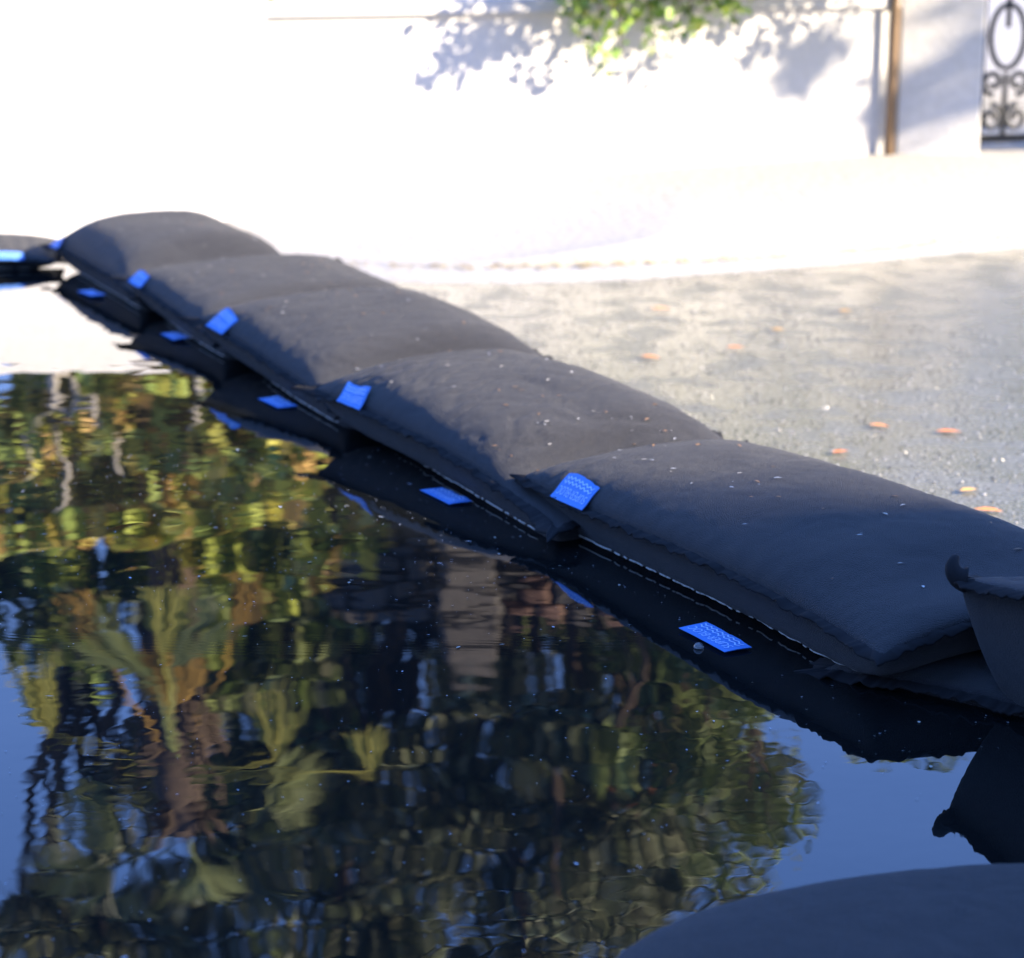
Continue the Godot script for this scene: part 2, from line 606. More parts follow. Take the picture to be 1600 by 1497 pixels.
func _ready() -> void:
	rng.seed = 20
	# ---------------- camera
	var cam := Camera3D.new()
	cam.name = "camera"
	add_child(cam)
	var lens := CameraAttributesPhysical.new()
	lens.frustum_focal_length = 52.9
	lens.frustum_focus_distance = 2.45
	lens.exposure_aperture = 3.9
	lens.frustum_near = 0.05
	lens.frustum_far = 400.0
	cam.attributes = lens
	cam.position = Vector3(0, 0.8, 0)
	cam.rotation_degrees = Vector3(-14.093, 0, 0)
	cam.current = true
	# ---------------- sky, sun, exposure
	var env := Environment.new()
	env.background_mode = Environment.BG_SKY
	var sky := Sky.new()
	var sm := ProceduralSkyMaterial.new()
	sm.sky_top_color = lin(0.075, 0.178, 0.52)
	sm.sky_horizon_color = lin(0.185, 0.285, 0.55)
	sm.sky_curve = 0.2
	sm.ground_horizon_color = lin(0.185, 0.285, 0.55)
	sm.ground_bottom_color = lin(0.1, 0.1, 0.1)
	sky.sky_material = sm
	env.sky = sky
	env.tonemap_mode = Environment.TONE_MAPPER_LINEAR
	env.tonemap_exposure = 4.0
	env.sdfgi_enabled = true
	env.ssao_enabled = true
	env.ssil_enabled = true
	var we := WorldEnvironment.new()
	we.name = "environment"
	we.environment = env
	add_child(we)
	var sun := DirectionalLight3D.new()
	sun.name = "sun"
	add_child(sun)
	sun.light_energy = 1.55
	sun.light_color = Color(1.0, 0.93, 0.82)
	sun.light_angular_distance = 0.5
	sun.shadow_enabled = true
	sun.look_at_from_position(Vector3(0.88, 0.375, 0.29) * 30.0, Vector3.ZERO)

	wrinkle.noise_type = FastNoiseLite.TYPE_SIMPLEX_SMOOTH
	wrinkle.frequency = 1.0
	wrinkle.fractal_type = FastNoiseLite.FRACTAL_NONE
	wrinkle.seed = 4
	lump.noise_type = FastNoiseLite.TYPE_SIMPLEX_SMOOTH
	lump.frequency = 1.0
	lump.fractal_octaves = 2
	lump.seed = 9
	materials()
	build_ground()
	build_walls()
	build_bags()
	build_water()
	rng.seed = 31
	build_garden()
	rng.seed = 58
	build_shade_trees()
	rng.seed = 91
	build_litter()

func sheet(called: String, rows: Array, m: Material) -> MeshInstance3D:
	# rows of points, left to right, each row further from the camera
	var st := begin()
	for i in rows.size() - 1:
		for k in rows[i].size() - 1:
			quad(st, rows[i][k], rows[i + 1][k], rows[i + 1][k + 1], rows[i][k + 1])
	var o := put(called, done(st), m)
	o.set_meta("kind", "structure")
	return o

func build_ground() -> void:
	sheet("road", [[Vector3(-120, -0.09, 60), Vector3(120, -0.09, 60)], [Vector3(-120, -0.09, -120), Vector3(120, -0.09, -120)]], M.asphalt)
	# the edge of the asphalt, left to right; it sweeps round a corner
	var edge := [Vector2(-14, -11.5), Vector2(-6, -9.0), Vector2(-2.6, -7.3), Vector2(-1.62, -6.62), Vector2(-0.95, -6.1), Vector2(-0.35, -5.8), Vector2(0.0, -5.78), Vector2(0.36, -5.85), Vector2(0.93, -6.12), Vector2(1.58, -6.5), Vector2(3.2, -7.35), Vector2(9, -10.4), Vector2(60, -37)]
	var fine := []
	var c := Curve2D.new()
	for i in edge.size():
		var t: Vector2 = (edge[mini(i + 1, edge.size() - 1)] - edge[maxi(i - 1, 0)]) / 6.0
		c.add_point(edge[i], -t * 0.7, t * 0.7)
	for p in c.tessellate(4, 3): fine.append(p)
	var rows := []
	for k in 7: rows.append([])
	for i in fine.size():
		var d: Vector2 = (fine[mini(i + 1, fine.size() - 1)] - fine[maxi(i - 1, 0)]).normalized()
		var n := Vector2(d.y, -d.x)
		if n.y > 0: n = -n
		var p: Vector2 = fine[i]
		var spots := [[0.0, -0.084], [0.2, -0.078], [0.205, 0.0], [0.22, 0.014], [0.33, 0.018], [1.05, 0.07], [60.0, 0.09]]
		for k in 7:
			var q: Vector2 = p + Vector2(0.25, -1.0) * spots[k][0]
			if k == 6: q = Vector2(p.x * 1.5, -70.0)
			var low: float = [-0.084, -0.078, -0.074, -0.072, -0.066, 0.05, 0.09][k]
			rows[k].append(Vector3(q.x, lerpf(low, spots[k][1], smoothstep(-0.3, 0.7, p.x)), q.y))
	var skirt := []
	for q in rows[0]: skirt.append(q - Vector3(0, 0.012, -0.03))
	sheet("gutter", [skirt, rows[0], rows[1]], M.concrete)
	sheet("kerb", [rows[1], rows[2], rows[3], rows[4]], M.concrete)
	sheet("pavement", [rows[4], rows[5], rows[6]], M.concrete)

# a wall from x = 0 to long, its left end cut askew by cut
func mitred(long: float, y0: float, y1: float, z0: float, z1: float, cut: float) -> ArrayMesh:
	var st := begin()
	st.set_smooth_group(-1)
	var x0 := -cut * z0 / 0.2
	var q := [Vector2(x0, z0), Vector2(long, z0), Vector2(long, z1), Vector2(cut, z1)]
	for i in 4:
		var c: Vector2 = q[i]
		var e: Vector2 = q[(i + 1) % 4]
		quad(st, Vector3(c.x, y0, c.y), Vector3(c.x, y1, c.y), Vector3(e.x, y1, e.y), Vector3(e.x, y0, e.y))
	quad(st, Vector3(q[0].x, y1, q[0].y), Vector3(q[3].x, y1, q[3].y), Vector3(q[2].x, y1, q[2].y), Vector3(q[1].x, y1, q[1].y))
	quad(st, Vector3(q[0].x, y0, q[0].y), Vector3(q[1].x, y0, q[1].y), Vector3(q[2].x, y0, q[2].y), Vector3(q[3].x, y0, q[3].y))
	st.generate_normals()
	return st.commit()

func build_walls() -> void:
	var a := Vector3(-0.766, 0.06, -6.722)
	var d := Vector3(0.891, 0, -0.454)
	var turn := atan2(-d.z, d.x)
	var t := thing("garden_wall", a, turn, "long low white plastered garden wall with flat coping beside the road", "wall")
	put("wall_panel", mitred(2.46, -0.15, 0.535, 0.0, -0.2, 0.11), M.plaster, t)
	put("coping", mitred(2.46, 0.537, 0.579, 0.03, -0.22, 0.135), M.plaster, t)
	var w: MeshInstance3D
	var ld := Vector3(-0.97, 0, 0.243)
	var p := thing("corner_wall", a + ld * 2.6 - Vector3(0.0, 0, 0.003), atan2(ld.z, -ld.x), "low white wall without coping running on from the garden wall", "wall")
	w = put("wall_panel", block(Vector3(2.6, 0.57, 0.18), 0.004), M.white_paint, p)
	w.position = Vector3(1.3, 0.145, -0.09)
	# the pillar by the gate
	var pd := Vector3(0.998, 0, 0.06)
	p = thing("gate_pillar", Vector3(1.4, 0.06, -7.79), atan2(-pd.z, pd.x), "square plastered pillar in shade between garden wall and iron gate", "pillar")
	w = put("shaft", block(Vector3(0.3, 1.25, 0.3), 0.006), M.plaster, p)
	w.position = Vector3(0.155, 0.625, -0.15)
	w = put("cap", block(Vector3(0.36, 0.05, 0.36), 0.01), M.plaster, p)
	w.position = Vector3(0.155, 1.276, -0.15)
	var st := begin()
	tube(st, [Vector3(0, 0, 0), Vector3(0.002, 0.4, 0), Vector3(0, 0.95, 0.001)], [0.016, 0.016, 0.016], 10)
	var pipe := put("corner_pipe", done(st), M.rust)
	pipe.position = Vector3(1.375, 0.06, -7.765)
	tag(pipe, "thin rusty brown pipe standing where wall meets gate pillar", "pipe")
	# scrolled iron gate
	var g := thing("iron_gate", Vector3(1.715, 0.09, -7.86), atan2(0.3, 0.95), "black wrought iron gate of scrolls and rings beside the pillar", "gate")
	var R := Vector3(1, 0, 0)
	for q in [[Vector3(0.0, 0.03, 0), Vector3(1.0, 0.03, 0)], [Vector3(0.0, 1.2, 0), Vector3(1.0, 1.2, 0)]]:
		st = begin()
		tube(st, q, [0.016, 0.016], 8)
		put("rail", done(st), M.iron, g)
	for x in [0.0, 1.0]:
		st = begin()
		tube(st, [Vector3(x, 0, 0), Vector3(x, 1.22, 0)], [0.016, 0.016], 8)
		put("stile", done(st), M.iron, g)
	for k in 5:
		var x := 0.105 + 0.2 * k
		st = begin()
		tube(st, [Vector3(x, 0.03, 0), Vector3(x, 0.27, 0)], [0.01, 0.01], 6)
		tube(st, [Vector3(x, 0.43, 0), Vector3(x, 1.2, 0)], [0.01, 0.01], 6)
		put("bar", done(st), M.iron, g)
		for s in [-1.0, 1.0]:
			st = begin()
			iron_scroll(st, Vector3(x + s * 0.052, 0.105, 0), 0.05, 1.35, PI * 0.5, s, R)
			put("scroll", done(st), M.iron, g)
			st = begin()
			iron_scroll(st, Vector3(x + s * 0.05, 0.235, 0), 0.046, 1.2, -PI * 0.5, s, R)
			put("scroll", done(st), M.iron, g)
		st = begin()
		var pts := []
		var rad := []
		for i in 29:
			var an := TAU * i / 28.0
			pts.append(Vector3(x + cos(an) * 0.07, 0.4 + sin(an) * 0.115, 0))
			rad.append(0.0105)
		tube(st, pts, rad, 6)
		put("ring", done(st), M.iron, g)
	# the white wall set back behind the driveway
	var b := thing("white_wall", Vector3(-4.2, 0.05, -9.0), 0.0, "blank white wall set back behind the driveway with shrubs above", "wall")
	w = put("wall_panel", block(Vector3(6.2, 0.82, 0.2), 0.006), M.white_paint, b)
	w.position = Vector3(1.2, 0.41, -0.1)
	w = put("coping", block(Vector3(6.2, 0.04, 0.25), 0.006), M.white_paint, b)
	w.position = Vector3(1.2, 0.842, -0.1)

func build_bags() -> void:
	var line := "black sandbags laid in a row along the water"
	# upper course, from the camera's end to the far end
	var top := {"floor": 0.088, "seam": 0.158, "top": 0.062, "under": 0.075}
	var specs := [
		[Vector2(0.015, -2.945), Vector2(0.398, -2.165), {"seed": 1.0, "sink": 0.12, "twist": -0.005, "roll": -0.01, "seam": 0.163, "W": 0.375, "ear": 0.006, "tilt": 0.008, "left_drop": -0.014, "right_drop": 0.0, "droop": 0.005, "pu": 2.8, "fold": 0.2, "top": 0.052, "dent": 0.022, "dent_u": 0.8, "dent_v": 0.1},
			"nearest full black sandbag of the row, smooth, label at its far corner", 0.13],
		[Vector2(-0.335, -3.515), Vector2(0.06, -2.80), {"seed": 2.0, "sink": 0.9, "twist": -0.006, "roll": -0.013, "seam": 0.166, "W": 0.4, "tilt": -0.012, "left_drop": -0.008, "right_drop": 0.05, "fold": 1.1, "dent": 0.03, "dent_u": 0.72, "dent_v": 0.2, "top": 0.054},
			"second black sandbag of the row, with curved creases at its overlapped end", 0.13],
		[Vector2(-0.625, -4.15), Vector2(-0.285, -3.50), {"seed": 3.0, "sink": 0.9, "twist": -0.006, "roll": -0.012, "seam": 0.162, "top": 0.062, "tilt": -0.014, "left_drop": 0.0, "ear": 0.03, "droop": -0.006, "right_drop": 0.05, "fold": 0.6, "W": 0.47, "dent": 0.04, "dent_u": 0.7, "dent_v": 0.0},
			"third black sandbag of the row, its blue label curled over the corner", 0.09],
		[Vector2(-0.875, -4.74), Vector2(-0.575, -4.12), {"seed": 4.0, "sink": 0.9, "twist": -0.006, "roll": -0.01, "tilt": -0.008, "left_drop": 0.0, "top": 0.056, "ear": 0.03, "droop": -0.004, "right_drop": 0.046, "fold": 0.5, "W": 0.5, "dent": 0.03, "dent_u": 0.7},
			"fourth black sandbag of the row, one before its far end", 0.07],
		[Vector2(-1.185, -5.43), Vector2(-0.84, -4.70), {"seed": 5.0, "sink": 0.9, "roll": -0.01, "tilt": -0.008, "right_drop": 0.045, "fold": 0.6, "top": 0.082},
			"fifth black sandbag of the row, highest, near the pavement corner", 0.03]]
	for k in specs.size():
		var s: Array = specs[k]
		var e: Dictionary = top.duplicate()
		e.merge(s[2], true)
		var b := lay_bag(s[0], s[1], e.get("W", 0.43), e)
		make_bag(b, s[3], line)
		add_label(b, -b.L / 2.0 + s[4] + 0.016, [0.09, 0.084, 0.08, 0.075, 0.07][k], [0.042, 0.038, 0.045, 0.036, 0.03][k], 0.005, [-0.008, -0.014, 0.006, -0.01, 0.0][k], [0.004, -0.003, 0.007, 0.002, -0.004][k])
		add_stitches(b, -0.86, 0.86)
	# the row turns a corner at its far end
	var far := lay_bag(Vector2(-2.0, -5.24), Vector2(-1.16, -5.37), 0.4, {"floor": 0.088, "seam": 0.122, "top": 0.036, "under": 0.04, "seed": 6.0})
	make_bag(far, "low black sandbag turning off from the row's far end toward the driveway", line)
	add_label(far, 0.3, 0.08, 0.035, 0.004)
	add_stitches(far, -0.8, 0.9)
	# lower course: awash, only edges and labels break the surface
	var low := "black sandbags of the drowned lower course"
	var marks := [Vector2(0.223, -2.42), Vector2(-0.118, -3.10), Vector2(-0.443, -3.775), Vector2(-0.73, -4.44), Vector2(-1.02, -5.01)]
	var where := ["nearest full sandbag", "second sandbag of the row", "third sandbag of the row", "fourth sandbag of the row", "fifth sandbag of the row"]
	for k in marks.size():
		var d: Vector2 = (marks[maxi(k - 1, 0)] - marks[maxi(k, 1)]).normalized()
		var nl: Vector2 = marks[k] - d * 0.11
		var nr: Vector2 = nl + d * (0.55 if k == 0 else 0.7)
		var b := lay_bag(nl, nr, 0.46, {"floor": 0.002, "seam": 0.076, "top": 0.004, "under": 0.07, "seed": 11.0 + k, "wave": 0.002, "droop": 0.004, "flange": 0.012, "rough_edge": 0.2})
		make_bag(b, "drowned black sandbag with floating blue label under the " + where[k], low)
		add_label(b, -b.L / 2.0 + 0.14, 0.1, 0.037, 0.019, 0.0, 0.0, 1.0)
	# the bag whose frayed end shows above the water
	var flap := lay_bag(Vector2(0.35, -2.285), Vector2(0.80, -1.915), 0.4, {"floor": 0.002, "seam": 0.094, "top": 0.02, "under": 0.085, "seed": 21.0, "wave": 0.0, "roll": 0.008, "flange": 0.02})
	make_bag(flap, "flat black sandbag with frayed edge lying beneath the curled bag", "")
	# the bag at the right that lifts its curled corner
	var lift := lay_bag(Vector2(0.63, -1.80), Vector2(1.29, -2.045), 0.42, {"floor": 0.09, "seam": 0.228, "tilt": -0.03, "roll": 0.045, "top": 0.03, "under": 0.2, "seed": 23.0, "droop": -0.012, "curl": 0.0, "ear": -0.012, "flange": 0.018, "fold": 1.6, "pu": 3.0, "pu_low": 7.0})
	var held := make_bag(lift, "black sandbag with curled raised corner beside the nearest full sandbag", "")
	var tip := bag_point(lift, -1.0, -1.0, 1.0)
	var roll_pts := []
	var roll_rad := []
	for i in 12:
		var a := i / 11.0
		var th := -0.6 + 3.0 * a
		roll_pts.append(tip + Vector3(0.006 - 0.011 * sin(th + 0.6) - 0.003, 0.001 + 0.010 * (1.0 - cos(th + 0.6)), 0.012 - 0.02 * a))
		roll_rad.append(lerpf(0.015, 0.004, a))
	var cst := begin()
	tube(cst, roll_pts, roll_rad, 8)
	put("curled_corner", done(cst), M.seam, held)
	# the drowned bag close to the camera
	var near := lay_bag(Vector2(0.04, -1.19), Vector2(0.94, -1.22), 0.58, {"round": 1.0, "floor": 0.002, "seam": 0.078, "top": 0.06, "under": 0.07, "seed": 25.0, "wave": 0.0, "droop": 0.004, "fold": 0.4, "flange": 0.008, "rough_edge": 0.2, "pv": 2.0, "pu": 2.0})
	make_bag(near, "half drowned black sandbag alone in the water, blue sky sheen", "")

func barrier_x(z: float) -> float:
	var line := [[-5.6, -1.05], [-5.2, -0.88], [-4.6, -0.58], [-4.0, -0.28], [-3.4, 0.02], [-2.8, 0.33], [-2.42, 0.52], [-2.34, 2.4], [2.0, 2.4]]
	for i in line.size() - 1:
		if z <= line[i + 1][0]:
			return lerpf(line[i][1], line[i + 1][1], clampf((z - line[i][0]) / (line[i + 1][0] - line[i][0]), 0.0, 1.0))
	return 2.4

func build_water() -> void:
	var n1 := FastNoiseLite.new()
	n1.noise_type = FastNoiseLite.TYPE_SIMPLEX_SMOOTH
	n1.fractal_type = FastNoiseLite.FRACTAL_NONE
	n1.frequency = 1.0
	n1.seed = 77
	var height := func(x: float, z: float) -> float:
		var near := smoothstep(-2.9, -1.9, z)
		var h := 0.0002 * n1.get_noise_2d(x * 4.0, z * 5.0)
		h += 0.000045 * (1.0 - 0.35 * near) * n1.get_noise_2d(x * 14.0 + 30.0, z * 16.0)
		var patch := clampf(0.5 + 1.4 * n1.get_noise_2d(x * 1.7 + 90.0, z * 1.7), 0.0, 1.0)
		h += 0.00003 * (0.06 + near * patch) * n1.get_noise_2d(x * 34.0, z * 38.0 + 11.0)
		return h
	var nz := 620
	var nx := 430
	var verts := PackedVector3Array()
	var norms := PackedVector3Array()
	var idx := PackedInt32Array()
	for i in nz + 1:
		var t := float(i) / nz
		var z := lerpf(0.6, -5.42, pow(t, 0.85))
		var xl := -0.27 * absf(z) - 1.3
		var xr := barrier_x(z)
		for j in nx + 1:
			var x := lerpf(xl, xr, float(j) / nx)
			var h: float = height.call(x, z)
			var e := 0.002
			var gx: float = (height.call(x + e, z) - h) / e
			var gz: float = (height.call(x, z + e) - h) / e
			verts.append(Vector3(x, h, z))
			norms.append(Vector3(-gx, 1, -gz).normalized())
	for i in nz:
		for j in nx:
			var a := i * (nx + 1) + j
			for k in [a, a + nx + 1, a + nx + 2, a, a + nx + 2, a + 1]: idx.append(k)
	var arr := []
	arr.resize(Mesh.ARRAY_MAX)
	arr[Mesh.ARRAY_VERTEX] = verts
	arr[Mesh.ARRAY_NORMAL] = norms
	arr[Mesh.ARRAY_INDEX] = idx
	var me := ArrayMesh.new()
	me.add_surface_from_arrays(Mesh.PRIMITIVE_TRIANGLES, arr)
	put("water", me, M.water).set_meta("kind", "structure")

func build_garden() -> void:
	var broad := leaf_mesh(0.7, 1.0, 0.06)
	var narrow := leaf_mesh(0.38, 1.0, 0.05)
	var yg := [Color(0.56, 0.54, 0.12), Color(0.42, 0.48, 0.1), Color(0.24, 0.32, 0.08), Color(0.6, 0.5, 0.13), Color(0.34, 0.42, 0.12), Color(0.52, 0.34, 0.13)]
	var dk := [Color(0.15, 0.18, 0.09), Color(0.2, 0.22, 0.13), Color(0.24, 0.25, 0.16), Color(0.12, 0.14, 0.08)]
	var mid := [Color(0.18, 0.24, 0.07), Color(0.24, 0.29, 0.1), Color(0.15, 0.19, 0.07)]
	# yellow-green shrubs above the white wall
	var cl := []
	for q in [[-2.0, 1.05, 22], [-1.55, 1.1, 22], [-1.05, 1.2, 18]]:
		cl = crown_clumps(Vector3(0, q[1] + 0.3, 0), Vector3(0.5, 0.6, 0.3), int(q[2]), 0.15, 75)
		broadleaf("broadleaf_shrub", Vector3(q[0], 0.085, -9.75), ["loose yellow-green shrub beside the pale branching tree", "yellow-green shrub with orange leaves below the palm", "round-leaved yellow-green shrub beside the stone pier"][[-2.0, -1.55, -1.05].find(q[0])], "shrub", "shrubs behind the white wall", cl, broad, 0.09, 0.17, yg, M.pale_bark, 0.025)
	cl = crown_clumps(Vector3(0, 1.5, 0), Vector3(0.5, 0.8, 0.3), 24, 0.16, 70)
	broadleaf("broadleaf_shrub", Vector3(-2.75, 0.085, -9.9), "tall yellowing shrub at the driveway end of the white wall", "shrub", "shrubs behind the white wall", cl, broad, 0.07, 0.13, yg, M.pale_bark, 0.03)
	cl = crown_clumps(Vector3(0, 1.9, 0), Vector3(1.1, 0.6, 0.3), 30, 0.18, 70)
	broadleaf("broadleaf_tree", Vector3(-1.6, 0.085, -10.3), "olive green broad-leaved tree standing behind the yellow shrubs", "tree", "", cl, broad, 0.06, 0.13, [yg[2], yg[4], mid[1], yg[1]], M.pale_bark, 0.05)
	# pale bare branches
	var t := thing("pale_tree", Vector3(-1.95, 0.085, -9.45), 0.0, "pale twisted bare branches rising just behind the white wall", "tree")
	var st := begin()
	limb(st, Vector3(0, 0, 0), Vector3(-0.1, 0.95, 0), 0.035, 0.028, 0.05)
	put("trunk", done(st), M.pale_bark, t)
	for q in [[Vector3(-0.3, 1.5, 0.02), 0.06], [Vector3(0.15, 1.45, 0), 0.09], [Vector3(-0.15, 1.65, 0.05), 0.1]]:
		st = begin()
		limb(st, Vector3(-0.1, 0.92, 0), q[0], 0.022, 0.010, q[1], 9)
		put("branch", done(st), M.pale_bark, t)
	t = thing("pale_tree", Vector3(-1.42, 0.085, -9.42), 0.0, "pale forked bare branch between the yellow-green shrubs", "tree")
	st = begin()
	limb(st, Vector3(0, 0, 0), Vector3(0.05, 0.98, 0), 0.03, 0.02, 0.04)
	put("trunk", done(st), M.pale_bark, t)
	for q in [[Vector3(0.18, 1.2, 0.02), 0.03], [Vector3(-0.06, 1.25, 0), 0.05]]:
		st = begin()
		limb(st, Vector3(0.05, 0.97, 0), q[0], 0.018, 0.008, q[1], 8)
		put("branch", done(st), M.pale_bark, t)
	# palm: trunk with old leaf bases, fan leaves, yellow hanging skirt
	t = thing("fan_palm", Vector3(-1.66, 0.085, -9.9), 0.0, "fan palm with brown trunk, dark fans and yellow drooping skirt", "palm")
	st = begin()
	tube(st, [Vector3(0, 0, 0), Vector3(0.02, 1.2, 0), Vector3(0, 2.4, 0), Vector3(-0.01, 3.0, 0), Vector3(-0.02, 3.45, 0)], [0.12, 0.11, 0.12, 0.16, 0.07], 12)
	put("trunk", done(st), M.bark, t)
	for k in 26:
		var a := rng.randf_range(0, TAU)
		var y := rng.randf_range(2.55, 3.3)
		st = begin()
		var o := Vector3(cos(a), 0, sin(a))
		tube(st, [o * 0.1 + Vector3(0, y, 0), o * 0.19 + Vector3(0, y + 0.1, 0), o * 0.22 + Vector3(0, y + 0.17, 0)], [0.03, 0.022, 0.008], 5)
		put("leaf_base", done(st), M.bark, t)
	st = begin()
	for k in 9:
		fan(st, Vector3(0, 2.75, 0.16), Vector3(rng.randf_range(-0.25, 0.25), -1, 0.1).normalized(), Vector3(1, 0, 0.1), 9, 0.36, 0.42, 0.05, 0.0)
	put("dead_skirt", done(st), M.ochre, t)
	for k in 9:
		var a := -0.4 + 4.2 * k / 9.0 + rng.randf_range(-0.1, 0.1)
		var dir := Vector3(cos(a), 0.5 * sin(a) + 0.1, 0.35 * sin(a * 3.0)).normalized()
		st = begin()
		var hub := Vector3(-0.02, 3.4, 0) + dir * rng.randf_range(0.3, 0.55)
		tube(st, [Vector3(-0.02, 3.4, 0), hub], [0.012, 0.008], 5)
		fan(st, hub, dir, dir.cross(Vector3(0.1, 0.2, 1)).normalized(), 17, 0.34, 1.2, 0.02, 0.12)
		put("fan_leaf", done(st), M.dark_frond if k % 4 else M.pale_frond, t)
	for q in [[Vector3(0.5, 2.95, 0.3), Vector3(0.05, -1, 0), 0.5, 0.4, 0], [Vector3(0.98, 3.05, 0.3), Vector3(-0.1, -1, 0), 0.42, 0.35, 0], [Vector3(-0.05, 2.5, 0.3), Vector3(-0.9, -0.5, 0), 0.6, 0.4, 2], [Vector3(0.02, 2.45, 0.3), Vector3(0.7, -0.75, 0), 0.6, 0.4, 2], [Vector3(0, 2.4, 0.32), Vector3(0.1, -1, 0), 0.55, 0.4, 0], [Vector3(0.3, 2.35, 0.25), Vector3(0.5, -1, 0), 0.5, 0.3, 1], [Vector3(-0.3, 2.4, 0.25), Vector3(-0.5, -1, 0), 0.5, 0.3, 1], [Vector3(-0.6, 2.9, 0.1), Vector3(-0.3, -1, 0), 0.6, 0.35, 0]]:
		st = begin()
		tube(st, [Vector3(0, 3.1, 0.1), q[0]], [0.012, 0.008], 5)
		fan(st, q[0], q[1].normalized(), q[1].normalized().cross(Vector3(0, 0, 1)), 15, q[2] * 0.72, q[3] * 1.2, 0.02, 0.1)
		put("hanging_leaf", done(st), [M.yellow_frond, M.ochre, M.pale_frond][q[4]], t)
	# stone pier and rubble wall
	t = thing("stone_pier", Vector3(-0.21, 0.085, -9.62), 0.1, "tall grey pier of stacked stone blocks behind the garden wall", "pier")
	var core := put("core", block(Vector3(0.2, 2.42, 0.2), 0.01), M.stone, t)
	core.position = Vector3(0, 1.21, 0)
	var stones := [block(Vector3(0.27, 0.135, 0.27), 0.018, 0.008), block(Vector3(0.25, 0.135, 0.28), 0.02, 0.01), block(Vector3(0.28, 0.135, 0.25), 0.016, 0.01)]
	for k in 17:
		var s := put("stone", stones[k % 3], M.stone, t)
		s.position = Vector3(rng.randf_range(-0.01, 0.01), 0.07 + 0.145 * k, rng.randf_range(-0.01, 0.01))
		s.rotation.y = rng.randf_range(-0.06, 0.06) + (PI if k % 2 else 0.0)
	t = thing("rubble_wall", Vector3(-0.5, 0.085, -9.95), 0.0, "rough wall of grey, beige and reddish stones behind the shrubs", "wall")
	core = put("core", block(Vector3(1.9, 2.3, 0.14), 0.01), M.soil, t)
	core.position = Vector3(0.55, 1.15, -0.05)
	stones = []
	for k in 4: stones.append(block(Vector3(0.15, 0.09, 0.12), 0.02, 0.014))
	for r in 14:
		for k in 12:
			var s := put("stone", stones[rng.randi() % 4], [M.stone, M.stone, M.pale_stone, M.stone, M.red_stone][rng.randi() % 5] if k > 4 else M.stone, t)
			s.position = Vector3(-0.35 + 0.16 * k + (0.08 if r % 2 else 0.0), 0.9 + 0.104 * r, 0.05 + rng.randf_range(-0.015, 0.02))
			s.scale = Vector3(rng.randf_range(0.8, 1.02), rng.randf_range(0.75, 1.0), 1.0)
	# dark evergreens
	cl = crown_clumps(Vector3(0.1, 3.5, 0), Vector3(1.0, 1.0, 0.5), 46, 0.24, 120)
	broadleaf("evergreen_tree", Vector3(0.1, 0.085, -10.8), "dark dense evergreen tree rising behind the stone pier", "tree", "dark evergreens in the garden", cl, narrow, 0.08, 0.15, dk, M.bark, 0.09)
	cl = crown_clumps(Vector3(0, 4.7, 0), Vector3(1.6, 0.8, 0.6), 46, 0.28, 110)
	broadleaf("evergreen_tree", Vector3(-0.5, 0.085, -11.6), "tallest dark evergreen tree in the garden", "tree", "dark evergreens in the garden", cl, narrow, 0.09, 0.17, dk, M.bark, 0.12)
	cl = crown_clumps(Vector3(0, 4.1, 0), Vector3(0.75, 0.8, 0.4), 30, 0.22, 95)
	broadleaf("evergreen_tree", Vector3(0.75, 0.085, -11.4), "dark evergreen tree behind the oak-like tree", "tree", "dark evergreens in the garden", cl, narrow, 0.08, 0.15, dk, M.bark, 0.08)
	cl = crown_clumps(Vector3(0, 3.0, 0), Vector3(0.6, 0.7, 0.5), 22, 0.22, 100)
	cl += [[Vector3(0.95, 3.05, 0), Vector3(0.22, 0.12, 0.2), 90], [Vector3(1.2, 2.85, 0), Vector3(0.2, 0.13, 0.2), 80], [Vector3(0.75, 2.75, 0), Vector3(0.3, 0.2, 0.2), 120], [Vector3(1.3, 3.15, 0), Vector3(0.12, 0.08, 0.1), 25]]
	broadleaf("oak_tree", Vector3(0.95, 0.085, -10.2), "green oak-like tree with one branch reaching out sideways", "tree", "", cl, narrow, 0.06, 0.12, mid, M.bark, 0.07)
	cl = crown_clumps(Vector3(0, 3.9, 0), Vector3(0.55, 0.5, 0.4), 14, 0.2, 90)
	broadleaf("evergreen_tree", Vector3(-2.0, 0.085, -11.4), "slim dark evergreen tree standing behind the fan palm", "tree", "dark evergreens in the garden", cl, narrow, 0.08, 0.15, dk, M.bark, 0.06)
	cl = crown_clumps(Vector3(0, 2.4, 0), Vector3(1.15, 0.85, 0.3), 60, 0.2, 80)
	broadleaf("bay_tree", Vector3(-1.85, 0.085, -10.75), "green bay-like tree filling the space behind the fan palm", "tree", "", cl, broad, 0.07, 0.14, mid + dk + [yg[2]], M.bark, 0.07)
	cl = crown_clumps(Vector3(0, 4.0, 0), Vector3(0.85, 0.95, 0.4), 34, 0.22, 90)
	broadleaf("evergreen_tree", Vector3(-1.15, 0.085, -11.2), "dark evergreen tree between the fan palm and stone pier", "tree", "dark evergreens in the garden", cl, narrow, 0.09, 0.16, dk + [mid[0]], M.bark, 0.07)
	cl = []
	for k in 110:
		cl.append([Vector3(rng.randf_range(-1.9, 1.75), rng.randf_range(0.6, 4.6), rng.randf_range(-0.25, 0.25)), Vector3(0.26, 0.26, 0.2), 80])
	broadleaf("tall_hedge", Vector3(0.1, 0.085, -12.4), "tall grey-green hedge at the far end of the garden", "hedge", "", cl, narrow, 0.1, 0.2, dk + mid, M.bark, 0.08)
	cl = crown_clumps(Vector3(0, 4.9, 0), Vector3(0.85, 0.4, 0.4), 26, 0.2, 80)
